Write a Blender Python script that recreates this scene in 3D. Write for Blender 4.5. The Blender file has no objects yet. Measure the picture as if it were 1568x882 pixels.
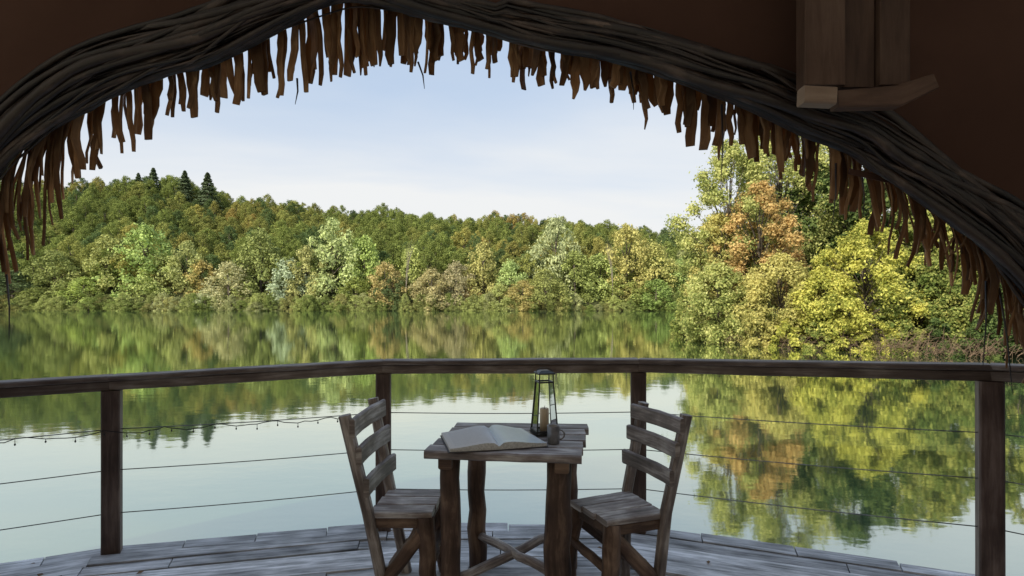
import bpy, math, random
import numpy as np
from mathutils import Vector
random.seed(7); RNG=np.random.default_rng(11)
scene=bpy.context.scene
CAMZ=1.35; F=871.0; WZ=-1.0
def S(px,py,d):   # image pixel coordinates + assumed depth -> metres
    return Vector(((px-784)/F*d, d, CAMZ-(py-465)/F*d))
# ------------------------------------------------------------ materials
def new_mat(name):
    m=bpy.data.materials.new(name); m.use_nodes=True
    nt=m.node_tree; nt.nodes.clear()
    return m,nt,nt.nodes,nt.links
def ramp(N,stops):
    r=N.new('ShaderNodeValToRGB'); e=r.color_ramp.elements
    while len(e)<len(stops): e.new(0.5)
    for i,(p,c) in enumerate(stops):
        e[i].position=p; e[i].color=(c[0],c[1],c[2],1)
    return r
def wood(name,dark,mid,light,su=3,sv=45,rough=.75,bump=.5,var=.35,p=(.3,.5,.7),spec=.3,transl=0):
    m,nt,N,L=new_mat(name)
    out=N.new('ShaderNodeOutputMaterial'); b=N.new('ShaderNodeBsdfPrincipled')
    uv=N.new('ShaderNodeUVMap'); g=N.new('ShaderNodeNewGeometry')
    mp=N.new('ShaderNodeMapping'); mp.inputs['Scale'].default_value=(su,sv,1)
    L.new(uv.outputs[0],mp.inputs[0])
    mul=N.new('ShaderNodeMath'); mul.operation='MULTIPLY'; mul.inputs[1].default_value=57.
    L.new(g.outputs['Random Per Island'],mul.inputs[0])
    cx=N.new('ShaderNodeCombineXYZ'); L.new(mul.outputs[0],cx.inputs[2]); L.new(mul.outputs[0],cx.inputs[0])
    ad=N.new('ShaderNodeVectorMath'); ad.operation='ADD'; L.new(mp.outputs[0],ad.inputs[0]); L.new(cx.outputs[0],ad.inputs[1])
    n1=N.new('ShaderNodeTexNoise'); n1.inputs['Scale'].default_value=1; n1.inputs['Detail'].default_value=8; n1.inputs['Roughness'].default_value=.7
    n1.inputs['Distortion'].default_value=.4
    L.new(ad.outputs[0],n1.inputs['Vector'])
    mp2=N.new('ShaderNodeMapping'); mp2.inputs['Scale'].default_value=(su*1.6,sv*.22,1); L.new(uv.outputs[0],mp2.inputs[0])
    ad2=N.new('ShaderNodeVectorMath'); ad2.operation='ADD'; L.new(mp2.outputs[0],ad2.inputs[0]); L.new(cx.outputs[0],ad2.inputs[1])
    n2=N.new('ShaderNodeTexNoise'); n2.inputs['Scale'].default_value=1; n2.inputs['Detail'].default_value=5
    L.new(ad2.outputs[0],n2.inputs['Vector'])
    mx=N.new('ShaderNodeMath'); mx.operation='MULTIPLY_ADD'; mx.inputs[1].default_value=.55
    m2=N.new('ShaderNodeMath'); m2.operation='MULTIPLY'; m2.inputs[1].default_value=.45
    L.new(n2.outputs[0],m2.inputs[0]); L.new(n1.outputs[0],mx.inputs[0]); L.new(m2.outputs[0],mx.inputs[2])
    r=ramp(N,[(p[0],dark),(p[1],mid),(p[2],light)]); L.new(mx.outputs[0],r.inputs[0])
    hs=N.new('ShaderNodeHueSaturation'); mr=N.new('ShaderNodeMapRange')
    mr.inputs[3].default_value=1-var; mr.inputs[4].default_value=1+var
    L.new(g.outputs['Random Per Island'],mr.inputs[0]); L.new(mr.outputs[0],hs.inputs['Value']); L.new(r.outputs[0],hs.inputs['Color'])
    L.new(hs.outputs[0],b.inputs['Base Color'])
    b.inputs['Roughness'].default_value=rough; b.inputs['Specular IOR Level'].default_value=spec
    bp=N.new('ShaderNodeBump'); bp.inputs['Strength'].default_value=bump; bp.inputs['Distance'].default_value=.006
    L.new(mx.outputs[0],bp.inputs['Height']); L.new(bp.outputs[0],b.inputs['Normal'])
    if transl:
        t=N.new('ShaderNodeBsdfTranslucent'); t.inputs[0].default_value=(.6,.30,.09,1); ms=N.new('ShaderNodeMixShader'); ms.inputs[0].default_value=transl
        L.new(b.outputs[0],ms.inputs[1]); L.new(t.outputs[0],ms.inputs[2]); L.new(ms.outputs[0],out.inputs[0])
    else: L.new(b.outputs[0],out.inputs[0])
    return m
def plain(name,c1,c2=None,scale=8,rough=.6,metal=0,bump=.2,dist=.005,spec=.5,transl=0):
    m,nt,N,L=new_mat(name); c2=c2 or tuple(x*.6 for x in c1)
    out=N.new('ShaderNodeOutputMaterial'); b=N.new('ShaderNodeBsdfPrincipled')
    tc=N.new('ShaderNodeTexCoord'); n=N.new('ShaderNodeTexNoise'); n.inputs['Scale'].default_value=scale; n.inputs['Detail'].default_value=6
    L.new(tc.outputs['Object'],n.inputs['Vector']); r=ramp(N,[(.35,c2),(.65,c1)]); L.new(n.outputs[0],r.inputs[0]); L.new(r.outputs[0],b.inputs['Base Color'])
    b.inputs['Roughness'].default_value=rough; b.inputs['Metallic'].default_value=metal; b.inputs['Specular IOR Level'].default_value=spec
    bp=N.new('ShaderNodeBump'); bp.inputs['Strength'].default_value=bump; bp.inputs['Distance'].default_value=dist
    L.new(n.outputs[0],bp.inputs['Height']); L.new(bp.outputs[0],b.inputs['Normal'])
    if transl:
        t=N.new('ShaderNodeBsdfTranslucent'); L.new(r.outputs[0],t.inputs[0]); ms=N.new('ShaderNodeMixShader'); ms.inputs[0].default_value=transl
        L.new(b.outputs[0],ms.inputs[1]); L.new(t.outputs[0],ms.inputs[2]); L.new(ms.outputs[0],out.inputs[0])
    else: L.new(b.outputs[0],out.inputs[0])
    return m
def foliage(name,cols=None,nscale=.6,transl=.3):
    """cols None -> object colour tinted"""
    m,nt,N,L=new_mat(name)
    out=N.new('ShaderNodeOutputMaterial'); g=N.new('ShaderNodeNewGeometry'); tc=N.new('ShaderNodeTexCoord')
    n=N.new('ShaderNodeTexNoise'); n.inputs['Scale'].default_value=nscale; n.inputs['Detail'].default_value=3
    L.new(tc.outputs['Object'],n.inputs['Vector'])
    mr=N.new('ShaderNodeMapRange'); mr.inputs[3].default_value=-.22; mr.inputs[4].default_value=.22
    L.new(g.outputs['Random Per Island'],mr.inputs[0])
    ad=N.new('ShaderNodeMath'); L.new(mr.outputs[0],ad.inputs[0]); L.new(n.outputs[0],ad.inputs[1])
    if cols:
        r=ramp(N,[(.28,cols[0]),(.5,cols[1]),(.72,cols[2])]); L.new(ad.outputs[0],r.inputs[0]); col=r.outputs[0]
    else:
        oi=N.new('ShaderNodeObjectInfo'); hs=N.new('ShaderNodeHueSaturation'); L.new(oi.outputs['Color'],hs.inputs['Color'])
        v=N.new('ShaderNodeMapRange'); v.inputs[1].default_value=.25; v.inputs[2].default_value=.75; v.inputs[3].default_value=.7; v.inputs[4].default_value=1.3
        L.new(ad.outputs[0],v.inputs[0]); L.new(v.outputs[0],hs.inputs['Value'])
        h=N.new('ShaderNodeMapRange'); h.inputs[3].default_value=.508; h.inputs[4].default_value=.492
        L.new(ad.outputs[0],h.inputs[0]); L.new(h.outputs[0],hs.inputs['Hue'])
        col=hs.outputs[0]
    d=N.new('ShaderNodeBsdfDiffuse'); t=N.new('ShaderNodeBsdfTranslucent'); mx=N.new('ShaderNodeMixShader'); mx.inputs[0].default_value=transl
    L.new(col,d.inputs[0]); L.new(col,t.inputs[0]); L.new(d.outputs[0],mx.inputs[1]); L.new(t.outputs[0],mx.inputs[2])
    L.new(mx.outputs[0],out.inputs[0]); return m
M_deck=wood('weathered_deck_wood',(.12,.12,.12),(.46,.455,.46),(.88,.87,.88),su=2.6,sv=42,rough=.6,bump=.9,var=.28,p=(.36,.49,.62))
M_rail=wood('rail_wood',(.03,.019,.015),(.11,.072,.056),(.25,.18,.145),su=3,sv=40,rough=.6,bump=.6,var=.15)
M_table=wood('table_wood',(.07,.055,.05),(.27,.225,.205),(.74,.70,.67),su=4,sv=48,rough=.45,bump=1,var=.25,p=(.34,.5,.66))
M_log=wood('log_wood',(.03,.018,.012),(.11,.066,.046),(.32,.21,.14),su=4,sv=26,rough=.6,bump=1,var=.2,p=(.34,.5,.66))
M_chair=wood('chair_wood',(.06,.045,.038),(.20,.16,.138),(.54,.48,.43),su=4,sv=44,rough=.5,bump=.9,var=.2,p=(.34,.5,.66))
M_stick=wood('fringe_bark',(.05,.028,.016),(.22,.125,.062),(.55,.34,.17),su=6,sv=60,rough=.7,bump=1,var=.75,transl=.28)
M_vine=wood('vine_bark',(.008,.006,.005),(.030,.019,.014),(.18,.125,.095),su=5,sv=34,rough=.36,bump=1,var=.7,spec=.65,p=(.35,.53,.74))
M_brack=wood('bracket_wood',(.05,.03,.022),(.11,.065,.046),(.17,.11,.08),su=3,sv=30,rough=.7,var=.25)
M_ledge=wood('pale_bracket_wood',(.20,.13,.09),(.32,.23,.17),(.44,.34,.26),su=3,sv=30,rough=.7,var=.3)
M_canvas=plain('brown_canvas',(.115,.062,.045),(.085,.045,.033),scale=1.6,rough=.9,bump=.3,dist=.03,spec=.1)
M_canvas2=plain('translucent_fill_canvas',(.46,.42,.37),(.40,.36,.31),scale=1.6,rough=.9,bump=.2,dist=.03,spec=.1,transl=.37)  # unseen roof and back canvas, made pale and translucent to brighten the interior
M_bark=wood('tree_bark',(.04,.03,.02),(.10,.08,.06),(.2,.17,.14),su=1,sv=6,rough=.9,var=.1)
M_black=plain('black_metal',(.07,.066,.06),scale=30,rough=.4,metal=.7)
M_steel=plain('steel_cable',(.28,.28,.27),scale=30,rough=.4,metal=.6)
M_wax=plain('candle_wax',(.62,.48,.3),(.5,.36,.22),rough=.6,bump=.1)
M_cup=plain('tin_cup',(.34,.32,.30),(.20,.19,.18),scale=25,rough=.35,metal=.6)
M_leather=plain('book_cover',(.06,.05,.05),rough=.6)
def glass():
    m,nt,N,L=new_mat('lantern_glass'); out=N.new('ShaderNodeOutputMaterial')
    t=N.new('ShaderNodeBsdfTransparent'); g=N.new('ShaderNodeBsdfGlossy'); g.inputs['Roughness'].default_value=.02
    f=N.new('ShaderNodeFresnel'); f.inputs[0].default_value=1.3; mx=N.new('ShaderNodeMixShader')
    L.new(f.outputs[0],mx.inputs[0]); L.new(t.outputs[0],mx.inputs[1]); L.new(g.outputs[0],mx.inputs[2]); L.new(mx.outputs[0],out.inputs[0]); return m
M_glass=glass()
def paper():
    m,nt,N,L=new_mat('printed_paper'); out=N.new('ShaderNodeOutputMaterial'); b=N.new('ShaderNodeBsdfPrincipled'); L.new(b.outputs[0],out.inputs[0])
    uv=N.new('ShaderNodeUVMap'); br=N.new('ShaderNodeTexBrick')
    mp=N.new('ShaderNodeMapping'); mp.inputs['Scale'].default_value=(5,26,1); L.new(uv.outputs[0],mp.inputs[0]); L.new(mp.outputs[0],br.inputs[0])
    br.inputs['Color1'].default_value=(.42,.44,.47,1); br.inputs['Color2'].default_value=(.6,.62,.65,1); br.inputs['Mortar'].default_value=(.86,.89,.92,1)
    br.inputs['Scale'].default_value=1; br.inputs['Mortar Size'].default_value=.2; br.inputs['Brick Width'].default_value=.8; br.inputs['Row Height'].default_value=.5
    sx=N.new('ShaderNodeSeparateXYZ'); L.new(uv.outputs[0],sx.inputs[0])
    def band(sock,a,bb):
        x=N.new('ShaderNodeMath'); x.operation='GREATER_THAN'; x.inputs[1].default_value=a; L.new(sock,x.inputs[0])
        y=N.new('ShaderNodeMath'); y.operation='LESS_THAN'; y.inputs[1].default_value=bb; L.new(sock,y.inputs[0])
        z=N.new('ShaderNodeMath'); z.operation='MULTIPLY'; L.new(x.outputs[0],z.inputs[0]); L.new(y.outputs[0],z.inputs[1]); return z
    u=band(sx.outputs[0],.12,.88); v=band(sx.outputs[1],.12,.88)
    k=N.new('ShaderNodeMath'); k.operation='MULTIPLY'; L.new(u.outputs[0],k.inputs[0]); L.new(v.outputs[0],k.inputs[1])
    mx=N.new('ShaderNodeMix'); mx.data_type='RGBA'; mx.inputs[6].default_value=(.86,.89,.92,1); L.new(k.outputs[0],mx.inputs[0]); L.new(br.outputs[0],mx.inputs[7])
    L.new(mx.outputs[2],b.inputs['Base Color']); b.inputs['Roughness'].default_value=.22; return m
M_paper=paper()
# ------------------------------------------------------------ mesh builder
class MB:
    def __init__(s): s.V=[];s.F=[];s.UV=[];s.M=[];s.Sm=[]
    def face(s,idx,uv,mat=0,sm=False):
        s.F.append(tuple(idx)); s.UV.extend(uv); s.M.append(mat); s.Sm.append(sm)
    def loft(s,pts,w,h,up=(0,0,1),prof='rect',mat=0,jit=0,cham=.12,n=10,seed=None,cap=True):
        pts=[Vector(p) for p in pts]; K=len(pts); up=Vector(up)
        W=w if isinstance(w,(list,tuple)) else [w]*K; H=h if isinstance(h,(list,tuple)) else [h]*K
        if prof=='rect':
            c=cham; a=.5; m=min(W[0],H[0]); cu=c*m/W[0]; cv=c*m/H[0]
            P=[(-a,-a+cv),(-a+cu,-a),(a-cu,-a),(a,-a+cv),(a,a-cv),(a-cu,a),(-a+cu,a),(-a,a-cv)]
        else: P=[(.5*math.cos(2*math.pi*i/n),.5*math.sin(2*math.pi*i/n)) for i in range(n)]
        n=len(P); base=len(s.V); L=0; us=[]
        offs=[random.uniform(0,9) for _ in range(2)]
        for i,p in enumerate(pts):
            t=(pts[min(i+1,K-1)]-pts[max(i-1,0)]).normalized()
            side=t.cross(up); 
            if side.length<1e-4: side=t.cross(Vector((1,0,0)))
            side.normalize(); u2=side.cross(t)
            if i: L+=(p-pts[i-1]).length
            us.append(L)
            for (a,b) in P:
                j=1+random.uniform(-jit,jit)
                s.V.append(p+side*(a*W[i]*j)+u2*(b*H[i]*j))
        vs=[0]
        for j in range(n):
            a=P[j];b=P[(j+1)%n]; vs.append(vs[-1]+math.hypot((a[0]-b[0])*W[0],(a[1]-b[1])*H[0]))
        ou,ov=offs
        for i in range(K-1):
            for j in range(n):
                j2=(j+1)%n; a=base+i*n
                s.face([a+j,a+j2,a+n+j2,a+n+j],[(us[i]+ou,vs[j]+ov),(us[i]+ou,vs[j+1]+ov),(us[i+1]+ou,vs[j+1]+ov),(us[i+1]+ou,vs[j]+ov)],mat,prof!='rect')
        if cap:
            a=base; s.face([a+j for j in reversed(range(n))],[(P[j][0]*.02,P[j][1]*H[0]) for j in reversed(range(n))],mat)
            a=base+(K-1)*n; s.face([a+j for j in range(n)],[(P[j][0]*.02,P[j][1]*H[0]) for j in range(n)],mat)
    def beam(s,a,b,w,h,up=(0,0,1),seg=6,wob=0,jit=0,**k):
        a=Vector(a);b=Vector(b); pts=[a.lerp(b,i/seg) for i in range(seg+1)]
        for p in pts[1:-1]: p+=Vector([random.uniform(-wob,wob) for _ in range(3)])
        s.loft(pts,w,h,up,jit=jit,**k)
    def prism(s,top,th,mat=0):
        b=len(s.V); T=[Vector(p) for p in top]
        for p in T: s.V.append(p)
        for p in T: s.V.append(p-Vector((0,0,th)))
        Lx=(T[1]-T[0]).length; Wy=(T[3]-T[0]).length; o=random.uniform(0,20)
        s.face([b,b+1,b+2,b+3],[(o,o),(o+Lx,o),(o+Lx,o+Wy),(o,o+Wy)],mat)
        s.face([b+7,b+6,b+5,b+4],[(o,o),(o+Lx,o),(o+Lx,o+Wy),(o,o+Wy)],mat)
        for i in range(4):
            j=(i+1)%4; l=(T[j]-T[i]).length
            s.face([b+j,b+i,b+4+i,b+4+j],[(o+l,o),(o,o),(o,o+th),(o+l,o+th)],mat)
    def lathe(s,c,prof,n=20,mat=0,sm=True,rot=0):
        base=len(s.V); c=Vector(c)
        for r,z in prof:
            for i in range(n): s.V.append(c+Vector((r*math.cos(2*math.pi*i/n+rot),r*math.sin(2*math.pi*i/n+rot),z)))
        for k in range(len(prof)-1):
            for i in range(n):
                j=(i+1)%n; a=base+k*n
                s.face([a+i,a+j,a+n+j,a+n+i],[(k*.02,i*.01),(k*.02,i*.01+.01),(k*.02+.02,i*.01+.01),(k*.02+.02,i*.01)],mat,sm)
    def leaves(s,C,Nn,size,mat=1,asp=.6):
        n=len(C); r=RNG.normal(size=(n,3)); t=np.cross(Nn,r); t/=np.linalg.norm(t,axis=1)[:,None]+1e-9
        b=np.cross(Nn,t); sz=size*RNG.uniform(.6,1.35,n)[:,None]
        k=RNG.uniform(-.3,.3,(n,1))
        q=np.stack([C+t*sz,C+b*sz*asp+t*sz*k+Nn*sz*.15,C-t*sz,C-b*sz*asp-t*sz*k+Nn*sz*.15],1).reshape(-1,3)
        base=len(s.V); s.V.extend(q.tolist())
        f=(np.arange(n*4).reshape(-1,4)+base).tolist(); s.F.extend(f); s.UV.extend([(0,0),(1,0),(1,1),(0,1)]*n); s.M.extend([mat]*n); s.Sm.extend([False]*n)
    def mesh(s,name,mats):
        me=bpy.data.meshes.new(name); me.from_pydata([tuple(v) for v in s.V],[],s.F)
        uv=me.uv_layers.new(name='UVMap'); uv.data.foreach_set('uv',np.array(s.UV,dtype=np.float32).ravel())
        me.polygons.foreach_set('material_index',s.M); me.polygons.foreach_set('use_smooth',s.Sm)
        for m in mats: me.materials.append(m)
        me.update(); return me
    def obj(s,name,mats,parent=None):
        o=bpy.data.objects.new(name,s.mesh(name,mats)); scene.collection.objects.link(o)
        if parent: o.parent=parent
        return o
def empty(name,loc=(0,0,0)):
    e=bpy.data.objects.new(name,None); e.empty_display_size=.2; scene.collection.objects.link(e); return e
# ------------------------------------------------------------ camera
cd=bpy.data.cameras.new('camera'); cam=bpy.data.objects.new('camera',cd); scene.collection.objects.link(cam)
cam.location=(0,0,CAMZ); cam.rotation_euler=(math.pi/2,0,0); cd.sensor_width=36; cd.lens=20.0
cd.shift_y=24/1568; cd.clip_end=6000; cd.clip_start=.05; scene.camera=cam
# ------------------------------------------------------------ terrain
SK=[(-400,250),(0,270),(100,285),(170,274),(230,272),(320,284),(360,300),(450,313),(550,322),(650,328),(750,335),(850,335),(900,341),(950,354),(1050,358),(1300,353),(2000,348)]
HT=13.
def hill(x,y):
    d=max(y,1); px=784+F*x/300.
    crest=(465-np.interp(px,[a for a,_ in SK],[b for _,b in SK]))/F*300+CAMZ-HT
    t=min(max((y-182)/118,0),1); t=t**.85
    h=WZ+.6+(crest-WZ)*t
    if y>300: h-= (y-300)*.04
    return h
XS=([2,12,20,25.6,29,33,40,50,70,100,150,180],[60,36,26,21.5,17,12.6,12.6,14.8,26,46,90,130])
def ground_z(x,y):
    far=(y-182)*.25
    xs=np.interp(y,XS[0],XS[1]); rb=(x-xs)*.22
    lb=(-110-.45*y-x)*.2
    bk=(-6-y)*.2
    s=max(far,rb,lb,bk)
    if far>=s-1e-6 and far>0: return max(hill(x,y),WZ+min(s,.7))
    return WZ+max(min(s,1.6 if s==rb else 1.2),-2.5)
xsn=np.concatenate([np.linspace(-1500,-420,8),np.linspace(-400,-60,40),np.linspace(-55,60,80),np.linspace(66,400,40),np.linspace(430,1500,8)])
ysn=np.concatenate([np.linspace(-600,-20,8),np.linspace(-15,80,60),np.linspace(83,170,20),np.linspace(174,330,40),np.linspace(350,2500,12)])
mb=MB()
for y in ysn:
    for x in xsn: mb.V.append((x,y,float(ground_z(x,y))))
nx=len(xsn)
for j in range(len(ysn)-1):
    for i in range(nx-1):
        a=j*nx+i; mb.face([a,a+1,a+nx+1,a+nx],[(0,0)]*4,0,True)
M_ground=plain('forest_floor',(.07,.08,.03),(.035,.035,.016),scale=.6,rough=.95,bump=.6,dist=.2,spec=.1)
mb.obj('ground',[M_ground])
# water
def water_mat():
    m,nt,N,L=new_mat('lake_water'); out=N.new('ShaderNodeOutputMaterial')
    tc=N.new('ShaderNodeTexCoord')
    mp=N.new('ShaderNodeMapping'); mp.inputs['Scale'].default_value=(.9,1.5,1); L.new(tc.outputs['Object'],mp.inputs[0])
    n=N.new('ShaderNodeTexNoise'); n.inputs['Scale'].default_value=1.7; n.inputs['Detail'].default_value=3; n.inputs['Roughness'].default_value=.5; L.new(mp.outputs[0],n.inputs['Vector'])
    bp=N.new('ShaderNodeBump'); bp.inputs['Strength'].default_value=.3; bp.inputs['Distance'].default_value=.007; L.new(n.outputs[0],bp.inputs['Height'])
    n2=N.new('ShaderNodeTexNoise'); n2.inputs['Scale'].default_value=.05; n2.inputs['Detail'].default_value=3; L.new(tc.outputs['Object'],n2.inputs['Vector'])
    r=ramp(N,[(.35,(.070,.130,.070)),(.65,(.088,.152,.083))]); L.new(n2.outputs[0],r.inputs[0])
    d=N.new('ShaderNodeBsdfDiffuse'); L.new(r.outputs[0],d.inputs[0])
    g=N.new('ShaderNodeBsdfGlossy'); g.inputs['Roughness'].default_value=.04; g.inputs[0].default_value=(.94,.97,.86,1); L.new(bp.outputs[0],g.inputs['Normal'])
    lw=N.new('ShaderNodeLayerWeight'); lw.inputs[0].default_value=.5; L.new(bp.outputs[0],lw.inputs['Normal'])
    f=N.new('ShaderNodeMapRange'); f.inputs[1].default_value=.45; f.inputs[2].default_value=.90; f.inputs[3].default_value=.38; f.inputs[4].default_value=.93; L.new(lw.outputs['Facing'],f.inputs[0])
    mx=N.new('ShaderNodeMixShader'); L.new(f.outputs[0],mx.inputs[0]); L.new(d.outputs[0],mx.inputs[1]); L.new(g.outputs[0],mx.inputs[2]); L.new(mx.outputs[0],out.inputs[0]); return m
mb=MB()
for x,y in [(-1400,-500),(1400,-500),(1400,260),(-1400,260)]: mb.V.append((x,y,WZ))
mb.face([0,1,2,3],[(0,0)]*4); mb.obj('lake_water',[water_mat()])
# ------------------------------------------------------------ crowns
def crown(R,H,z0,K,nleaf,rng,lobe=(.26,.42),bottomfull=False,tight=.3,spray=.1):
    lob=[]
    for k in range(K):
        u=(k+.5)/K; th=k*2.4+rng.uniform(-.5,.5)
        zz=u
        prof=math.sin(math.pi*min(max((zz*.86+.12),0),1))**.65 if not bottomfull else (1-zz**2.2)**.5*(.75+.25*min(zz*4,1))
        lr=R*rng.uniform(*lobe)*(1.1-.35*zz)
        rr=max(prof*R-lr*.8,0)*rng.uniform(.5,1.15)
        lob.append((np.array([rr*math.cos(th),rr*math.sin(th),z0+lr*.7+zz*(H-lr*1.6)]),lr))
    w=np.array([l[1]**2 for l in lob]); w/=w.sum()
    idx=rng.choice(len(lob),nleaf,p=w)
    dirs=rng.normal(size=(nleaf,3)); dirs[:,2]+=.25; dirs/=np.linalg.norm(dirs,axis=1)[:,None]
    cen=np.array([lob[i][0] for i in idx]); rad=np.array([lob[i][1] for i in idx])
    ph=rng.uniform(0,6,(len(lob),3))[idx]
    lump=1+.26*np.sin(dirs[:,0]*7+ph[:,0])*np.sin(dirs[:,1]*7+ph[:,1])+.2*np.sin(dirs[:,2]*9+ph[:,2])
    r=rad*lump*(1-tight*rng.uniform(0,1,nleaf)**1.5+.12*rng.normal(size=nleaf)*.6)
    sp=rng.uniform(0,1,nleaf)<spray; r=np.where(sp,r*rng.uniform(1.1,1.6,nleaf),r)
    C=cen+dirs*r[:,None]*np.array([1,1,.85])
    Nn=dirs*.9+rng.normal(size=(nleaf,3))*.6+np.array([0,0,.25]); Nn/=np.linalg.norm(Nn,axis=1)[:,None]
    return C,Nn,lob
M_far=foliage('distant_foliage',None,nscale=5,transl=.25)
variants=[]
for v in range(7):
    rng=np.random.default_rng(100+v); m=MB()
    bf=v<4
    C,Nn,lob=crown(.42,1.0,.0 if bf else .18,42 if bf else 32,6500,rng,lobe=(.14,.30),bottomfull=bf,tight=.4,spray=.14)
    m.leaves(C,Nn,.0150,mat=1,asp=.75)
    m.loft([(0,0,-.05),(.01,0,.3),(0,.01,.75)],[.05,.035,.012],[.05,.035,.012],up=(0,1,0),prof='round',n=6)
    for c,r in lob[::4]:
        a=Vector((0,0,.2+.4*c[2])); m.loft([a,a.lerp(Vector(c),.5)+Vector((0,0,.03)),Vector(c)],[.02,.012,.004],[.02,.012,.004],up=(0,.3,1),prof='round',n=5)
    variants.append(m.mesh('broadleaf_variant_%d'%v,[M_bark,M_far]))
rng=np.random.default_rng(5); m=MB()
n=4500; u=rng.uniform(0,1,n)**1.3; zz=.08+u*.9; lay=.6+.4*np.abs(np.sin(zz*42)); rr=(1.02-zz)*.24*lay*rng.uniform(.5,1.1,n); th=rng.uniform(0,6.28,n)
C=np.stack([rr*np.cos(th),rr*np.sin(th),zz-rr*.35],1); Nn=np.stack([np.cos(th)*.5,np.sin(th)*.5,np.ones(n)*.8],1)+rng.normal(size=(n,3))*.3; Nn/=np.linalg.norm(Nn,axis=1)[:,None]
m.leaves(C,Nn,.016,1,.6); m.loft([(0,0,-.05),(0,0,.5),(0,0,1)],[.03,.02,.003],[.03,.02,.003],up=(0,1,0),prof='round',n=6)
conifer=m.mesh('conifer_variant',[M_bark,M_far])
m=MB(); rr_=random.Random(3)
def branch(m,p,d,l,r,dep):
    q=p+d*l; m.loft([p,p.lerp(q,.5)+Vector((rr_.uniform(-1,1),rr_.uniform(-1,1),0))*l*.05,q],[r,r*.8,r*.55],[r,r*.8,r*.55],up=(.3,1,.1),prof='round',n=5,cap=False)
    if dep==0: return
    for k in range(4):
        dd=(d+Vector((rr_.uniform(-1,1),rr_.uniform(-1,1),rr_.uniform(-.1,.7)))*.5).normalized()
        branch(m,p.lerp(q,rr_.uniform(.45,1)),dd,l*rr_.uniform(.5,.7),r*.5,dep-1)
branch(m,Vector((0,0,0)),Vector((0,0,1)),.5,.012,3)
M_pale=plain('pale_bark',(.34,.29,.23),(.2,.16,.13),rough=.9)
bare=m.mesh('bare_variant',[M_pale])
def desat(c,f):
    l=.3*c[0]+.6*c[1]+.1*c[2]; return tuple(k*(1-f)+l*f for k in c)
def put(mesh,name,x,y,z,r,h,col,parent):
    o=bpy.data.objects.new(name,mesh); scene.collection.objects.link(o); o.location=(x,y,z)
    o.scale=(r/.42,r/.42,h); o.rotation_euler=(0,0,random.uniform(0,6.28)); o.color=(*[min(.8,k*1.22) for k in desat(col,.02)],1); o.parent=parent; return o
G=(.26,.31,.09);LG=(.38,.41,.14);O=(.40,.38,.14);SV=(.45,.46,.29);R_=(.46,.30,.13);B=(.40,.35,.19);Y=(.46,.43,.13);D=(.11,.15,.06);PG=(.43,.44,.20)
row=[(-330,400,60,G),(-270,380,60,LG),(-200,400,60,G),(-140,390,60,O),(-80,410,55,G),(-30,400,50,D),
(20,415,50,D),(85,385,42,G),(55,440,35,G),(128,425,34,LG),(165,362,42,LG),(222,346,52,LG),(250,390,42,LG),(285,372,36,O),(320,442,26,SV),(310,400,32,O),(350,402,36,PG),(375,392,32,LG),(400,352,42,G),(442,396,36,SV),(470,378,32,LG),(510,338,46,PG),(558,362,38,LG),(590,402,32,O),(545,425,32,G),(600,420,26,D),(632,378,30,O),(660,412,32,B),(698,402,32,B),(740,372,36,O),(722,440,22,R_),(690,445,22,B),(780,400,30,PG),(800,430,32,O),(765,435,26,O),(850,334,42,PG),(880,385,38,G),(835,412,36,G),(918,390,42,LG),(960,345,44,O),(1000,372,42,LG),(950,425,38,G),(1005,428,38,G),(1045,398,42,LG),(1090,380,45,G),(1150,370,50,G),(1210,380,50,O),(1280,370,50,G),(1350,370,55,G),(1430,370,55,LG),(1520,370,55,G),(1600,370,55,G)]
fr=empty('distant_shore_trees')
for i,(px,ty,hw,c) in enumerate(row):
    dd=187+random.uniform(0,6)-(4 if ty>400 else -4)
    x=(px-784)/F*dd; h=(478-ty)/F*dd*1.03; r=hw/F*dd*1.12
    c=tuple(k*random.uniform(.92,1.12)*1. for k in c)
    put(variants[i%4],'shore_tree_%d'%i,x,dd,WZ-.3,r,h,c,fr)
for i in range(230):
    px=-350+i*8.6+random.uniform(-5,5); dd=182.+random.uniform(-1.5,2.5); x=(px-784)/F*dd
    c=random.choice([G,LG,O,LG,PG,G,LG,O if 600<px<760 else G]); g_=random.uniform(.65,1.05); put(variants[i%4],'shore_bush_%d'%i,x,dd,WZ-.7,random.uniform(2.2,4.0),random.uniform(2.5,7.),tuple(k*g_ for k in c),fr)
for i in range(46):
    px=-350+i*42+random.uniform(-12,12); dd=203+random.uniform(-4,8); x=(px-784)/F*dd
    c=random.choice([G,LG,O,G,PG]); g_=random.uniform(.7,1.); put(variants[i%7],'shore_back_tree_%d'%i,x,dd,WZ,random.uniform(6,9),random.uniform(14,21),tuple(k*g_ for k in c),fr)
for px,ty,d_ in [(622,352,183),(938,350,186)]:
    x=(px-784)/F*d_; h=(478-ty)/F*d_; put(bare,'shore_bare_tree',x,d_,WZ,h*.24,h,(.3,.25,.2),fr)
hf=empty('distant_hill_forest'); cnt=0
yy=196.
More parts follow.
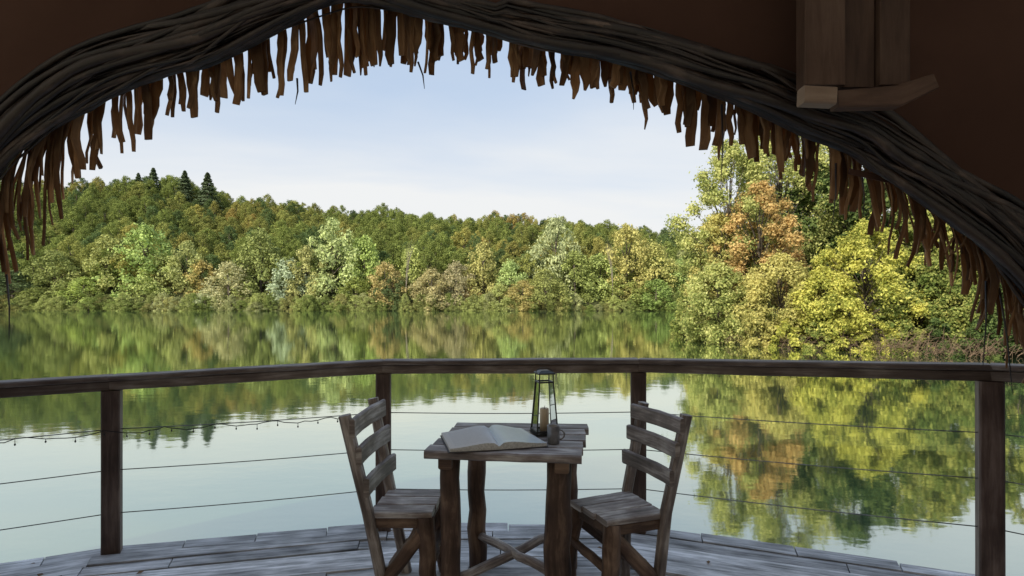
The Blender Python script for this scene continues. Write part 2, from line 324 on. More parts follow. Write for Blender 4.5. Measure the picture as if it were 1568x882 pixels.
while yy<322:
    xx=-350.+random.uniform(0,6)
    while xx<300:
        x=xx+random.uniform(-2.8,2.8); y=yy+random.uniform(-2.8,2.8); cnt+=1
        pn=math.sin(x*.05+1.3)+math.sin(y*.09+x*.03)+random.uniform(-1.2,1.2)
        c=(.24,.28,.075) if pn<.3 else ((.31,.32,.09) if pn<1.4 else ((.38,.35,.10) if pn<2.4 else (.42,.33,.10)))
        if random.random()<.15: c=(.13,.18,.065)
        g_=random.uniform(.7,1.05)
        put(variants[cnt%7],'hill_tree_%d'%cnt,x,y,float(ground_z(x,y))-.5,random.uniform(4.3,6.6),random.uniform(10.5,15.5),tuple(k*g_ for k in c),hf)
        xx+=8.4
    yy+=7.4
for px,ty,dd in [(212,264,292),(235,256,288),(283,260,285),(318,263,282),(190,272,290),(130,285,280)]:
    x=(px-784)/F*dd; zt=CAMZ-(ty-465)/F*dd; zb=float(ground_z(x,dd)); put(conifer,'hill_conifer',x,dd,zb-1,(zt-zb)*.75,zt-zb+1,(.15,.19,.10),hf)
# ------------------------------------------------------------ near right-bank trees
def near_tree(name,px,d,hwpx,ytop,cols,nleaf,leaf,seed,z0=None,bf=True,K=48,nscale=.5,tight=.55,lobe=(.12,.26),spray=.24):
    rng=np.random.default_rng(seed); x=(px-784)/F*d; R=hwpx/F*d; zt=CAMZ-(ytop-465)/F*d
    gz=float(ground_z(x,d)); gz=max(gz,WZ-.25); H=zt-gz
    m=MB(); zz0=(-.15 if bf else .16*H) if z0 is None else z0
    C,Nn,lob=crown(R,H-zz0,zz0,K,nleaf,rng,lobe=lobe,bottomfull=bf,tight=tight,spray=spray)
    m.leaves(C,Nn,leaf,1,.62)
    tr=.035*H*.55
    top=Vector((rng.uniform(-.3,.3),rng.uniform(-.3,.3),H*.85))
    m.loft([Vector((0,0,-.9)),Vector((.08,0,H*.25)),Vector((-.1,.1,H*.55)),top],[tr*1.3,tr,tr*.6,tr*.15],[tr*1.3,tr,tr*.6,tr*.15],up=(0,1,0),prof='round',n=8)
    for c,r in lob:
        c=Vector(c); a=Vector((0,0,max(.15,min(c.z*.55,H*.6)))); mid=a.lerp(c,.5)+Vector((rng.uniform(-.2,.2),rng.uniform(-.2,.2),.25))
        m.loft([a,mid,c],[tr*.4,tr*.22,tr*.06],[tr*.4,tr*.22,tr*.06],up=(.2,.3,1),prof='round',n=5)
        for q in range(5):
            e=c+Vector(rng.normal(size=3))*r*.6; m.loft([c.lerp(a,.15),e],[tr*.1,tr*.025],[tr*.1,tr*.025],up=(.2,.3,1),prof='round',n=4,cap=False)
    br_=lambda c:desat(tuple(min(.78,k*g) for k,g in zip(c,(1.62,1.50,1.35))),.06)
    o=m.obj(name,[M_bark,foliage(name+'_leaf_%d'%seed,[br_(c) for c in cols],nscale,.35)]); o.location=(x,d,gz); return o
lgr=((.13,.17,.05),(.28,.32,.10),(.43,.45,.18)); yel=((.14,.17,.035),(.34,.36,.07),(.50,.48,.12)); org=((.19,.17,.06),(.39,.28,.11),(.50,.37,.16))
drk=((.03,.055,.02),(.07,.11,.035),(.14,.19,.06)); mid=((.08,.12,.03),(.19,.23,.06),(.36,.37,.11)); yo=((.17,.18,.055),(.35,.34,.11),(.46,.44,.16))
T=near_tree
T('lakeside_tree',1118,38,84,210,lgr,29000,.09,1,bf=False,K=54)
T('lakeside_tree',1195,40,100,172,lgr,32000,.095,2,bf=False,K=58)
T('autumn_tree',1165,35.5,66,275,org,19000,.085,3,bf=False,K=48,spray=.3)
T('autumn_tree',1100,37,58,322,yo,17000,.09,4)
T('broadleaf_tree',1305,38,90,205,drk,24000,.13,5,bf=False)
T('lakeside_bush',1325,29.8,86,335,yel,34000,.075,6,K=75,lobe=(.10,.22))
T('lakeside_bush',1100,34.5,66,400,lgr,22000,.078,7)
T('lakeside_bush',1195,32,72,385,yo,26000,.077,8,K=60)
T('lakeside_bush',1258,30.5,60,405,yel,20000,.073,9)
T('lakeside_bush',1410,28.5,66,390,mid,20000,.08,10)
T('broadleaf_tree',1430,33,85,250,mid,20000,.12,12)
T('broadleaf_tree',1530,30,90,280,mid,20000,.11,13)
T('broadleaf_tree',1650,28,120,190,mid,18000,.13,14)
T('broadleaf_tree',1390,46,105,205,mid,16000,.15,15)
T('broadleaf_tree',1250,50,100,205,mid,16000,.15,16)
T('lakeside_bush',1062,40,36,425,mid,10000,.09,17)
T('lakeside_bush',1485,26.8,56,425,mid,13000,.075,18)
T('lakeside_bush',1565,25,62,410,drk,12000,.075,19)
T('lakeside_bush',1150,33.,50,455,lgr,12000,.07,20)
T('lakeside_bush',1064,44,30,450,yo,7000,.1,21)
T('broadleaf_tree',1800,26,130,150,mid,14000,.13,22)
for k,(px,dd,hw,ty,cc_) in enumerate([(1075,37,26,480,mid),(1110,33.6,30,485,lgr),(1160,31.4,28,490,yo),(1205,30.3,32,488,yel),(1250,29.4,30,492,mid),(1295,28.6,34,485,yel),(1345,28,34,488,yel),(1390,27.2,32,490,mid),(1435,26.5,34,486,drk),(1500,25.2,36,490,drk)]):
    T('shoreline_shrub',px,dd,hw,ty,cc_,5500,.065,40+k,K=18,z0=-.35)
m=MB(); q=random.Random(8)
for i in range(420):
    px=q.uniform(1040,1560) if i<250 else q.uniform(1340,1520); d=np.interp(px,[1040,1100,1300,1500,1600],[42,33,27.9,24.7,23.2])-q.uniform(-.5,.5)
    x=(px-784)/F*d; p=Vector((x,d,WZ+q.uniform(-.1,.4))); l=q.uniform(.4,1.5); dr=Vector((q.uniform(-1,1),q.uniform(-1.,.2),q.uniform(.0,1))).normalized()
    e=p+dr*l+Vector((0,0,-.15*l)); m.loft([p,p.lerp(e,.5)+Vector((0,0,.2*l)),e],[.02,.014,.004],[.02,.014,.004],up=(.2,.3,1),prof='round',n=4,cap=False)
m.obj('shoreline_brambles',[plain('bramble_bark',(.26,.17,.11),(.12,.08,.05),rough=.9)])
# ------------------------------------------------------------ deck
deck=empty('wooden_deck')
E=[Vector(p) for p in [(-5.2,1.0),(-3.6,2.53),(-2.2,3.17),(-.8,3.5),(.75,3.48),(2.36,2.83),(3.5,1.9),(4.6,.7)]]
C0=Vector((0,-1.5)); m=MB(); bw=.115/4.9
for k in range(28):
    s1=1-k*bw; s0=s1-bw+.0015; js=[0]+[random.uniform(-.16,.16)*(1 if k else .2) for _ in E[1:-1]]+[0]
    for i in range(len(E)-1):
        def pt(a,s,j):
            t=(E[min(a+1,len(E)-1)]-E[max(a-1,0)]).normalized(); p=C0+(E[a]-C0)*s+t*js[a]; return p
        A=pt(i,s1,0);Bq=pt(i+1,s1,0);Cq=pt(i+1,s0,0);Dq=pt(i,s0,0); g=(Bq-A).normalized()*.003
        cuts=[0]+sorted([random.uniform(.2,.8)] if random.random()<.35 else [])+[1]
        if k==0: cuts=[0,.25+random.uniform(-.05,.05),.5,.78,1]
        for a,b in zip(cuts[:-1],cuts[1:]):
            z=random.uniform(-.005,.004); o=random.uniform(-.012,.022) if k==0 else 0
            out=(A-C0).normalized()*o
            q0=Dq.lerp(Cq,a)+g;q1=Dq.lerp(Cq,b)-g;q2=A.lerp(Bq,b)-g+out;q3=A.lerp(Bq,a)+g+out
            m.prism([(v.x,v.y,z+random.uniform(-.003,.003)) for v in (q0,q1,q2,q3)],.035)
m.obj('deck_boards',[M_deck],deck)
m=MB()
for i in range(len(E)-1):
    a=C0+(E[i]-C0)*.985;b=C0+(E[i+1]-C0)*.985; m.beam((a.x,a.y,-.13),(b.x,b.y,-.13),.05,.16)
for p in E[1:-1]:
    p=C0+(p-C0)*.95; m.beam((p.x,p.y,-.05),(p.x,p.y,-3.2),.16,.16,up=(0,1,0),prof='round')
m.obj('deck_frame',[M_rail],deck)
C=[];rng=np.random.default_rng(77)
for i in range(70):
    s_=rng.uniform(.72,.985); t=rng.uniform(0,len(E)-1.01); a=E[int(t)].lerp(E[int(t)+1],t%1); p=C0+(a-C0)*s_; C.append((p.x,p.y,.008))
C=np.array(C); Nn=rng.normal(size=(len(C),3))*.25+np.array([0,0,1]); Nn/=np.linalg.norm(Nn,axis=1)[:,None]
m=MB(); m.leaves(C,Nn,.018,0,.6); m.obj('fallen_leaves',[plain('dry_leaf',(.22,.13,.06),(.09,.05,.03),rough=.9)])
m=MB()
for i in range(44):
    y0=-4+i*.14; m.prism([(-5.5,y0,-.045),(5.5,y0,-.045),(5.5,y0+.135,-.045),(-5.5,y0+.135,-.045)],.04)
m.obj('tent_floor',[M_deck])
# ------------------------------------------------------------ railing
rail=empty('deck_railing')
RP=[(-5.0,1.15,.92),(-3.65,2.40,.935),(-2.18,3.10,.964),(-.77,3.41,1.017),(.755,3.40,1.025),(2.31,2.75,1.062),(3.35,1.85,1.08),(4.4,.7,1.08)]
m=MB()
for (x,y,h) in RP:
    ang=Vector((x,y+1.5,0)).normalized()
    w=.088 if x<2 else .098
    m.loft([(x,y,z) for z in (-.35,.1,.5,h-.085)],w,w,up=ang,jit=.02,cham=.08)
m.obj('posts',[M_rail],rail)
m=MB()
def poly(P,dz,sub=6):
    out=[]
    for a,b in zip(P[:-1],P[1:]):
        for k in range(sub):
            v=Vector(a).lerp(Vector(b),k/sub); out.append(v+Vector((0,0,dz+random.uniform(-.002,.002))))
    out.append(Vector(P[-1])+Vector((0,0,dz))); return out
for a,b in zip(RP[:-1],RP[1:]):
    a=Vector(a);b=Vector(b);g=(b-a).normalized()*.0015
    m.loft(poly([a+g,b-g],-.016,5),.125,.028,jit=.02,cham=.2)
    m.loft(poly([a+g,b-g],-.058,5),.07,.052,jit=.02,cham=.1)
m.obj('top_rail',[wood('top_rail_wood',(.05,.036,.03),(.18,.135,.11),(.46,.40,.35),su=3,sv=40,rough=.5,bump=.6,var=.15)],rail)
m=MB()
for z in (.70,.477,.242):
    for a,b in zip(RP[:-1],RP[1:]):
        P=[Vector((a[0]+(b[0]-a[0])*t,a[1]+(b[1]-a[1])*t,z+(a[2]+(b[2]-a[2])*t-1.02)*.6-.008*math.sin(math.pi*t))) for t in np.linspace(0,1,7)]
        m.loft(P,.0055,.0055,prof='round',n=6)
m.obj('cables',[M_steel],rail)
m=MB(); P=[]
a=Vector((-3.65,2.36,.66));b=Vector((-2.18,3.04,.672));c=Vector((-.80,3.35,.70)); 
for A_,B_ in ((a,b),(b,c)):
    for t in np.linspace(0,1,40)[:-1]:
        p=A_.lerp(B_,t); p.z+=-.02*abs(math.sin(t*math.pi*5))+random.uniform(-.006,.006); P.append(p)
m.loft(P,.005,.005,prof='round',n=5)
for p in P[::3]:
    l=random.uniform(.008,.025); m.loft([p,p-Vector((0,0,l))],.003,.003,prof='round',n=4,up=(0,1,0))
    m.lathe(p-Vector((0,0,l+.012)),[(.0005,0),(.0045,.004),(.0045,.009),(.001,.014)],n=6)
m.obj('string_lights',[M_black])
# ------------------------------------------------------------ table
tab=empty('rustic_table'); m=MB(); zt=.72
fl=Vector((-.375,2.43,0));fr_=Vector((.282,2.345,0));br=Vector((.392,3.0,0));bl=Vector((-.278,3.03,0))
cu=[0,.2,.41,.6,.81,1]
for i in range(5):
    t0=cu[i]+.004;t1=cu[i+1]-.004
    a=fl.lerp(bl,t0);b=fr_.lerp(br,t0);c=fr_.lerp(br,t1);d=fl.lerp(bl,t1)
    p0=(a+d)/2;p1=(b+c)/2; w=(d-a).length; dx=(p1-p0).normalized(); p0-=dx*random.uniform(0,.012);p1+=dx*random.uniform(0,.012)
    P=[p0.lerp(p1,k/8)+Vector((0,0,zt-.018+random.uniform(-.0015,.0015))) for k in range(9)]
    m.loft(P,w,.036,jit=.006,cham=.18)
m.obj('tabletop',[M_table],tab)
m=MB()
for a,b in ((fl.lerp(fr_,.12),bl.lerp(br,.12)),(fl.lerp(fr_,.88),bl.lerp(br,.88))):
    a=a.lerp(b,.06);b=b.lerp(a,.06); m.beam(a+Vector((0,0,zt-.062)),b+Vector((0,0,zt-.062)),.06,.05)
def log(m,a,b,d0,d1,wob=.006,mat=0,seg=7):
    a=Vector(a);b=Vector(b); P=[a.lerp(b,i/seg) for i in range(seg+1)]
    for p in P[1:-1]: p+=Vector([random.uniform(-wob,wob) for _ in range(3)])
    W=[(d0+(d1-d0)*i/seg)*random.uniform(.93,1.07) for i in range(seg+1)]; up=(0,1,0) if abs((b-a).normalized().z)>.7 else (0,0,1)
    m.loft(P,W,[w*random.uniform(.94,1.06) for w in W],up=up,prof='round',n=12,jit=.03,mat=mat)
log(m,(-.272,2.52,zt-.04),(-.268,2.50,0),.085,.09); log(m,(.205,2.47,zt-.04),(.195,2.46,0),.112,.118)
log(m,(-.185,2.93,zt-.04),(-.175,2.92,0),.09,.092); log(m,(.285,2.92,zt-.04),(.285,2.92,0),.095,.1)
m.obj('legs',[M_log],tab)
m=MB()
log(m,(-.18,2.92,.17),(.195,2.48,.16),.04,.045); log(m,(-.268,2.50,.13),(.285,2.92,.20),.045,.04)
m.obj('stretchers',[M_table],tab)
# ------------------------------------------------------------ chairs
def chair(seat,top_near,top_far,bot_near,bot_far,slats,nm):
    ch=empty('rustic_chair'); zs=.42
    nb,nf,ff,fb=[Vector((p[0],p[1],0)) for p in seat]
    m=MB()
    for i,(t0,t1) in enumerate([(0,.33),(.33,.67),(.67,1)]):
        a=nb.lerp(fb,t0+.01);b=nf.lerp(ff,t0+.01);c=nf.lerp(ff,t1-.01);d=nb.lerp(fb,t1-.01)
        p0=(a+d)/2;p1=(b+c)/2; e=(p1-p0).normalized()*.012
        m.loft([p0.lerp(p1,k/5)+Vector((0,0,zs-.014+random.uniform(-.001,.001)))+(e if k==5 else Vector()) for k in range(6)],(d-a).length,.028,jit=.008,cham=.2)
    m.obj('seat',[M_table],ch)
    m=MB()
    up=(nf-nb).normalized()
    for tp,s_,bt in ((top_near,nb,bot_near),(top_far,fb,bot_far)):
        P=[Vector(bt),Vector((s_.x,s_.y,zs)),Vector(tp)]; Q=[P[0],P[0].lerp(P[1],.5),P[1],P[1].lerp(P[2],.5),P[2]]
        m.loft(Q,.04,.05,up=up,jit=.05,cham=.22)
    m.obj('back_posts',[M_chair],ch)
    m=MB(); tn=Vector(top_near);tf=Vector(top_far)
    for f,hh in slats:
        a=Vector((nb.x,nb.y,zs)).lerp(tn,f); b=Vector((fb.x,fb.y,zs)).lerp(tf,f); e=(b-a).normalized()
        a-=e*.035;b+=e*.035; off=up*.033; bow=-up*.012
        P=[a.lerp(b,k/6)+off+bow*math.sin(math.pi*k/6) for k in range(7)]
        m.loft(P,.024,hh,jit=.05,cham=.25)
    m.obj('backrest_slats',[M_chair],ch)
    m=MB(); cen=(nb+nf+ff+fb)/4
    for p,dd in ((nf,.078),(ff,.07)):
        q=p.lerp(cen,.14); o=p+(p-cen)*.12
        log(m,(q.x,q.y,zs-.028),(o.x,o.y,0),dd,dd*.95)
    for a,b in ((nb,nf),(fb,ff),(nf,ff),(nb,fb)):
        a2=a.lerp(cen,.12);b2=b.lerp(cen,.12); m.beam(a2+Vector((0,0,zs-.05)),b2+Vector((0,0,zs-.05)),.03,.045)
    for f_,b_ in ((nf,Vector(bot_near)),(ff,Vector(bot_far))):
        dirb=(Vector((b_.x,b_.y,0))-f_); e=f_+dirb*1.35
        log(m,f_.lerp(cen,.1)+Vector((0,0,zs-.07)),Vector((e.x,e.y,0.03)),.062,.066)
    a=nf+(nf-cen)*.06;b=ff+(ff-cen)*.06; log(m,a+Vector((0,0,.2)),b+Vector((0,0,.24)),.045,.04)
    m.obj('legs',[M_log],ch)
    return ch
chair([(-.64,2.53),(-.372,2.53),(-.352,2.85),(-.612,2.86)],(-.735,2.50,.86),(-.70,2.86,.875),(-.56,2.55,0),(-.53,2.86,0),[(.88,.085),(.60,.085),(.28,.085)],'a')
chair([(.685,2.53),(.423,2.44),(.282,2.70),(.575,2.84)],(.765,2.50,.862),(.65,2.81,.862),(.64,2.53,0),(.56,2.83,0),[(.90,.07),(.66,.07),(.38,.07)],'b')
# ------------------------------------------------------------ lantern
lan=empty('candle_lantern'); lan.location=(.157,2.76,zt); lan.rotation_euler=(0,0,math.radians(14)); c=Vector((0,0,0)); m=MB()
def sq(m,z,w,h,t=.008):
    for sx,sy in ((1,0),(-1,0),(0,1),(0,-1)):
        if sx: m.beam(c+Vector((sx*w,-w-t/2,z)),c+Vector((sx*w,w+t/2,z)),t,h,seg=1)
        else: m.beam(c+Vector((-w+t/2,sy*w,z)),c+Vector((w-t/2,sy*w,z)),t,h*.96,seg=1)
q4=math.pi/4
m.lathe(c,[(.0,.002),(.082,.002),(.082,.011),(.0,.011)],n=4,sm=False,rot=q4)
sq(m,.018,.052,.010); sq(m,.252,.034,.008)
for sx in (-1,1):
    for sy in (-1,1):
        m.beam(c+Vector((sx*.052,sy*.052,.01)),c+Vector((sx*.034,sy*.034,.255)),.006,.006,seg=1,up=(0,1,0))
        m.beam(c+Vector((sx*.034,sy*.034,.255)),c+Vector((sx*.034,sy*.034,.292)),.005,.005,seg=1,up=(0,1,0))
m.lathe(c,[(0,.290),(.060,.290),(.060,.296),(.028,.308),(0,.308)],n=4,sm=False,rot=q4)
for v in range(12):
    t0=math.pi*v/12;t1=math.pi*(v+1)/12
    m.loft([c+Vector((.042*math.cos(t0),.01*math.sin(t0),.298+.020*math.sin(t0))),c+Vector((.042*math.cos(t1),.01*math.sin(t1),.298+.020*math.sin(t1)))],.0035,.0035,prof='round',n=5,up=(0,1,0))
m.obj('frame',[M_black],lan)
m=MB(); m.lathe(c,[(0,.013),(.022,.013),(.022,.12),(.018,.124),(0,.12)]); m.obj('candle',[M_wax],lan)
m=MB(); m.loft([c+Vector((0,0,.12)),c+Vector((.002,0,.135))],.003,.003,up=(0,1,0),prof='round',n=5); m.obj('wick',[M_black],lan)
m=MB()
for sx,sy in ((1,0),(-1,0),(0,1),(0,-1)):
    w0=.050;w1=.033; b=len(m.V)
    for (s,w,z) in ((-1,w0,.024),(1,w0,.024),(1,w1,.247),(-1,w1,.247)):
        m.V.append(c+(Vector((sx*w,s*w*.96,z)) if sx else Vector((s*w*.96,sy*w,z))))
    m.face([b,b+1,b+2,b+3],[(0,0)]*4)
m.obj('glass_panes',[M_glass],lan)
cup=empty('metal_cup'); c2=Vector((.186,2.56,zt+.001)); m=MB()
m.lathe(c2,[(0,.0),(.026,.0),(.028,.004),(.028,.078),(.0295,.081),(.0275,.081),(.026,.077),(.025,.008),(0,.006)],n=24); m.obj('body',[M_cup],cup)
m=MB(); m.loft([c2+Vector((.026+.024*math.sin(t),0.0,.04+.022*math.cos(t))) for t in np.linspace(0,math.pi,9)],.007,.004,up=(0,1,0),prof='round',n=6); m.obj('handle',[M_cup],cup)
# ------------------------------------------------------------ book
bk=empty('open_book')
def page(m,sn,sf,on,of,th,flip):
    n=10; b=len(m.V)
    for i in range(n+1):
        t=i/n; hgt=th*(.35+.9*math.sin(math.pi*min(t*1.0,1)**.55)*(1-t)**.6) +.006
        for j in range(2):
            s_=sn if j==0 else sf; o_=on if j==0 else of
            m.V.append(Vector((s_[0]+(o_[0]-s_[0])*t,s_[1]+(o_[1]-s_[1])*t,zt+.004+hgt)))
    for i in range(n):
        a=b+i*2; uv=[(i/n,0),((i+1)/n,0),((i+1)/n,1),(i/n,1)]
        f=[a,a+2,a+3,a+1]
        if flip: f=[a,a+1,a+3,a+2]; uv=[uv[0],uv[3],uv[2],uv[1]]
        m.face(f,uv,0,True)
    def skirt(idx):
        b2=len(m.V)
        for k in idx: v=Vector(m.V[k]); m.V.append(Vector((v.x,v.y,zt+.004)))
        for q in range(len(idx)-1): m.face([idx[q],idx[q+1],b2+q+1,b2+q],[(0,0)]*4,1)
    skirt([b+i*2 for i in range(n+1)]); skirt([b+i*2+1 for i in range(n+1)]); skirt([b+2*n,b+2*n+1])
sn=(-.055,2.44);sf=(-.115,2.80)
m=MB(); page(m,sn,sf,(-.262,2.40),(-.335,2.70),.022,True); page(m,sn,sf,(.152,2.50),(.045,2.80),.022,False)
m.obj('pages',[M_paper,plain('page_edges',(.7,.69,.66),(.5,.49,.46),scale=120,rough=.7)],bk)
m=MB(); 
m.prism([(-.268,2.392,zt+.0035),(-.055,2.432,zt+.0035),(-.115,2.806,zt+.0035),(-.342,2.706,zt+.0035)],.003)
m.prism([(-.054,2.432,zt+.0035),(.160,2.493,zt+.0035),(.05,2.806,zt+.0035),(-.114,2.806,zt+.0035)],.003)
m.obj('cover',[M_leather],bk)
# ------------------------------------------------------------ tent wall with arched opening
LE=[(-128,1080),(-120,800),(-100,560),(-60,395),(0,280),(60,215),(130,165),(180,140),(240,120),(300,104),(360,80),(420,50),(480,22),(530,6),(560,6),(600,14),(660,30),(720,45),(780,62),(850,78),(920,90),(1000,112),(1080,142),(1150,168),(1230,205),(1300,232),(1340,262),(1400,305),(1460,350),(1520,398),(1580,465),(1630,560),(1660,700),(1680,850),(1690,1080)]
AY=2.0
def dens(P,k=5):
    out=[]
    for i in range(len(P)-1):
        p0=P[max(i-1,0)];p1=P[i];p2=P[i+1];p3=P[min(i+2,len(P)-1)]
        for j in range(k):
            t=j/k; out.append(.5*((2*p1)+(p2-p0)*t+(2*p0-5*p1+4*p2-p3)*t*t+(3*p1-p0-3*p2+p3)*t**3))
    out.append(P[-1]); return out
edge=dens([S(a,b,AY) for a,b in LE],4)
n=len(edge); nor=[]
for i,p in enumerate(edge):
    t=(edge[min(i+1,n-1)]-edge[max(i-1,0)]).normalized(); nor.append(Vector((-t.z,0,t.x)))
HW=[.055+.018*math.sin(i*.06)+(.015 if i>70 else 0) for i in range(n)]
arch=[edge[i]+nor[i]*(HW[i]+.012) for i in range(n)]
tent=empty('canvas_tent_lodge')
m=MB(); cc=Vector((0,AY+.06,.95)); SC=[1.0,1.35,1.8,2.5,3.4]
for s in SC:
    for p in arch:
        q=Vector((p.x,AY+.06,p.z)); v=cc+(q-cc)*s
        if q.z<.95: v.z=q.z
        v.y+=.02*math.sin(v.x*2.3)+.015*math.sin(v.z*3.1) if s>1 else 0
        m.V.append(v)
for k in range(len(SC)-1):
    for i in range(n-1):
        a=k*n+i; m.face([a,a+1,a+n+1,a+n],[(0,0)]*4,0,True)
ob=len(m.V)
for yb in (-1,-4.5):  # invented shell behind the camera: keeps sun off the deck, glows inward
    for i in range(n):
        v=Vector(m.V[(len(SC)-1)*n+i]); m.V.append(Vector((v.x*(1 if yb>-2 else .9),yb,v.z)))
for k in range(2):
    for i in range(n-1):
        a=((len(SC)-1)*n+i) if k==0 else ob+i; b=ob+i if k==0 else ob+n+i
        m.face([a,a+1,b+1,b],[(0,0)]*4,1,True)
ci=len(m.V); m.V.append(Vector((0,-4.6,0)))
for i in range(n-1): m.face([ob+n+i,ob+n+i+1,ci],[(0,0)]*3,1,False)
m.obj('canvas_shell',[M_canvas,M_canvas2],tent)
m=MB()
m.loft([S(a,b,2.035) for a,b in [(1300,262),(1400,285),(1500,312),(1600,325),(1750,345)]],.02,.006,up=(0,1,0))
m.loft([S(1305,165,2.02),S(1303,232,2.02)],.006,.018,up=(1,0,0))
m.obj('canvas_seams',[M_canvas],tent)
m=MB()
for a,b in ((1228,1290),(1292,1340),(1342,1388)):
    x0=S(a,0,1.85).x;x1=S(b,0,1.85).x; m.loft([((x0+x1)/2,1.86+(.02 if a==1292 else 0),z) for z in (2.055,2.3,2.6,3.0)],(x1-x0),.06,up=(0,1,0),jit=.01,cham=.06)
m.obj('bracket_planks',[M_brack],tent)
m=MB(); m.loft([S(1226,148,1.80),S(1275,150,1.80)],.05,.055,jit=.03,cham=.1); m.loft([S(1277,155,1.84),S(1370,150,1.84),S(1425,128,1.84)],.05,[.055,.07,.05],jit=.03,cham=.1,mat=1); m.obj('bracket_ledge',[M_ledge,M_brack],tent)
# vine bundle
m=MB(); q=random.Random(21)
for s in range(125):
    L0=q.randint(0,n-40) if s>22 else 0; L1=min(n-1,L0+q.randint(30,80)) if s>22 else n-1
    u0=q.uniform(-.9,.9); ph=q.uniform(0,6.28); fr1=q.uniform(.03,.16); am=q.uniform(.1,.9); y0=q.uniform(0,1)
    r=q.uniform(.008,.020)*(1 if s<34 else .38); P=[];W=[]
    for i in range(L0,L1+1):
        hw=HW[i]
        u=max(-1.7,min(1.0+(.2 if s>70 else 0),u0+am*math.sin(i*fr1+ph)+.1*math.sin(i*.35+ph*3)))
        dpt=math.sqrt(max(0,2.9-u*u))*.036*(.4+.6*y0)+.02*math.sin(i*fr1*1.3+ph*2)
        P.append(arch[i]+nor[i]*(-u*hw)+Vector((0,.03-dpt,0))); e=min(1,(i-L0+1)/8,(L1-i+1)/8); W.append(r*2*(.25+.75*e)*q.uniform(.88,1.12))
    m.loft(P,W,[w*.8 for w in W],up=(0,1,0),prof='round',n=8,jit=.03)
m.obj('twisted_vine_arch',[M_vine],tent)
# fringe
topx=[a for a,b in LE if -100<a<1640]; topy=[b for a,b in LE if -100<a<1640]
botx=[-60,0,30,60,100,150,200,250,300,350,400,450,500,540,600,650,700,750,800,850,900,950,1000,1050,1100,1150,1200,1230,1300,1350,1400,1450,1500,1568,1640]
boty=[540,478,455,425,345,275,222,192,182,153,140,144,116,120,104,104,101,110,118,130,138,152,177,195,212,237,264,280,345,405,438,468,515,620,740]
m=MB(); q=random.Random(5)
x=-60
while x<1640:
    for lay in range(3):
        if lay and q.random()<.42: continue
        px=x+q.uniform(-6,6); d=2.08+lay*.028+q.uniform(-.01,.01)
        sl_=min(1,max(0,(190-px)/110)); sr_=min(1,max(0,(px-1270)/110)); st=max(sl_,sr_)
        ty=np.interp(px,topx,topy)-22; by=np.interp(px,botx,boty)+q.uniform(-20,12)-(14 if lay else 0)+(22 if q.random()<.07 else 0)
        if q.random()<.12: by-=q.uniform(10,35)
        by-=q.uniform(0,75)*st
        w=(q.uniform(.010,.02) if q.random()<.4 else q.uniform(.02,.040))*(1-.42*st)
        lean=q.uniform(-11,11)+q.uniform(-50,5)*sl_+q.uniform(0,48)*sr_
        a=S(px,ty,d); b=S(px+lean,by,d); cv=Vector((q.uniform(-.012,.012),q.uniform(-.01,.01),0))*(1+1.8*st)
        cv.x+=-.03*sl_+.03*sr_
        th=q.uniform(.004,.012); yaw=q.uniform(-.9,.9); up=Vector((math.sin(yaw),math.cos(yaw),0))
        ta=q.uniform(.7,1.15) if q.random()<.78 else .3
        tw=q.uniform(-.005,.005)
        P=[a.lerp(b,k/7)+cv*math.sin(math.pi*k/7)+Vector((tw*math.sin(k*1.9),0,0)) for k in range(8)]
        m.loft(P,[w,w*q.uniform(.85,1.15),w*q.uniform(.85,1.15),w*q.uniform(.9,1.2),w*q.uniform(.85,1.1),w,w*(.5+.5*ta),w*ta*.85],th,up=up,jit=.09,cham=.3)
    st=max(min(1,max(0,(190-x)/110)),min(1,max(0,(x-1270)/110)))
    x+=q.uniform(8,14)*(1-st)+q.uniform(4.5,8)*st
m.obj('stick_fringe',[M_stick],tent)
m=MB()
for a,b in [((455,120),(452,160)),((640,95),(650,136)),((10,420),(14,520)),((1280,250),(1275,340)),((1105,160),(1104,278)),((1320,270),(1322,330)),((1510,430),(1505,560)),((1530,440),(1550,600)),((965,110),(970,168))]:
    A_=S(*a,2.06);B_=S(*b,2.06); m.loft([A_,A_.lerp(B_,.5)+Vector((.006,0,0)),B_],[.008,.006,.002],[.008,.006,.002],up=(0,1,0),prof='round',n=5)
m.obj('loose_twigs',[M_vine],tent)
# ------------------------------------------------------------ light
el=math.radians(35); sd=Vector((-.66,-.75,0)).normalized()
sdir=Vector((sd.x*math.cos(el),sd.y*math.cos(el),math.sin(el)))
sl=bpy.data.lights.new('sun','SUN'); sl.energy=5.0; sl.angle=math.radians(.5); sl.color=(1,.93,.78)
so=bpy.data.objects.new('sun',sl); scene.collection.objects.link(so); so.rotation_euler=sdir.to_track_quat('Z','Y').to_euler(); so.location=(-20,-20,30)
w=bpy.data.worlds.new('World'); scene.world=w; w.use_nodes=True; nt=w.node_tree; N=nt.nodes; L=nt.links; N.clear()
out=N.new('ShaderNodeOutputWorld'); bg=N.new('ShaderNodeBackground'); bg.inputs[1].default_value=.15; L.new(bg.outputs[0],out.inputs[0])
sky=N.new('ShaderNodeTexSky'); sky.sky_type='NISHITA'; sky.sun_disc=False; sky.sun_elevation=el; sky.sun_rotation=math.atan2(sd.x,sd.y)
sky.dust_density=1.5; sky.air_density=1.0
tc=N.new('ShaderNodeTexCoord'); sx=N.new('ShaderNodeSeparateXYZ'); L.new(tc.outputs['Generated'],sx.inputs[0])
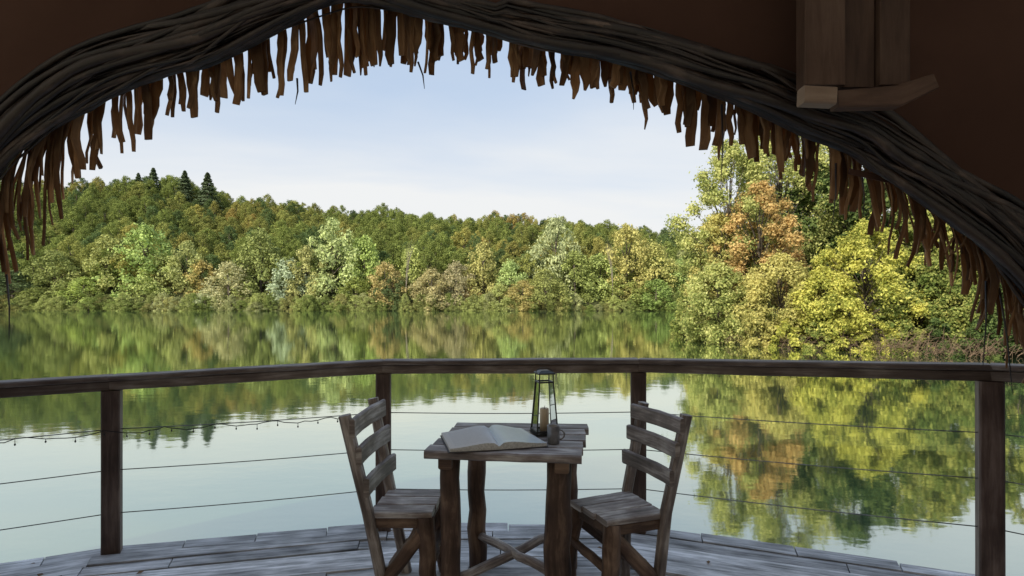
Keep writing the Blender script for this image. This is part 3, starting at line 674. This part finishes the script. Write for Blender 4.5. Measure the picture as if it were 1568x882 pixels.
az=N.new('ShaderNodeMath'); az.inputs[1].default_value=.12; mxm=N.new('ShaderNodeMath'); mxm.operation='MAXIMUM'; mxm.inputs[1].default_value=0; L.new(sx.outputs[2],mxm.inputs[0]); L.new(mxm.outputs[0],az.inputs[0])
dv=N.new('ShaderNodeVectorMath'); dv.operation='DIVIDE'; cb=N.new('ShaderNodeCombineXYZ')
for k in range(3): L.new(az.outputs[0],cb.inputs[k])
L.new(tc.outputs['Generated'],dv.inputs[0]); L.new(cb.outputs[0],dv.inputs[1])
mp=N.new('ShaderNodeMapping'); mp.inputs['Scale'].default_value=(.35,.8,0); mp.inputs['Rotation'].default_value=(0,0,.25); L.new(dv.outputs[0],mp.inputs[0])
nz=N.new('ShaderNodeTexNoise'); nz.inputs['Scale'].default_value=1.0; nz.inputs['Detail'].default_value=6; nz.inputs['Roughness'].default_value=.5; nz.inputs['Distortion'].default_value=.3; L.new(mp.outputs[0],nz.inputs['Vector'])
mr=N.new('ShaderNodeMapRange'); mr.interpolation_type='SMOOTHSTEP'; mr.inputs[1].default_value=.3; mr.inputs[2].default_value=.75; mr.inputs[3].default_value=-.12; mr.inputs[4].default_value=.42; L.new(nz.outputs[0],mr.inputs[0])
hz=N.new('ShaderNodeMapRange'); hz.interpolation_type='SMOOTHSTEP'; hz.inputs[1].default_value=.08; hz.inputs[2].default_value=.46; hz.inputs[3].default_value=.98; hz.inputs[4].default_value=.0; L.new(sx.outputs[2],hz.inputs[0])
ad=N.new('ShaderNodeMath'); ad.use_clamp=True; L.new(mr.outputs[0],ad.inputs[0]); L.new(hz.outputs[0],ad.inputs[1])
bl_=N.new('ShaderNodeMix'); bl_.data_type='RGBA'; bl_.inputs[0].default_value=.75; L.new(sky.outputs[0],bl_.inputs[6]); bl_.inputs[7].default_value=(3.4,4.45,6.0,1)
mx=N.new('ShaderNodeMix'); mx.data_type='RGBA'; L.new(ad.outputs[0],mx.inputs[0]); L.new(bl_.outputs[2],mx.inputs[6]); mx.inputs[7].default_value=(5.85,5.95,6.0,1)
L.new(mx.outputs[2],bg.inputs[0])
scene.view_settings.view_transform='Standard'; scene.view_settings.look='None'; scene.view_settings.exposure=0
print('hill trees',cnt)
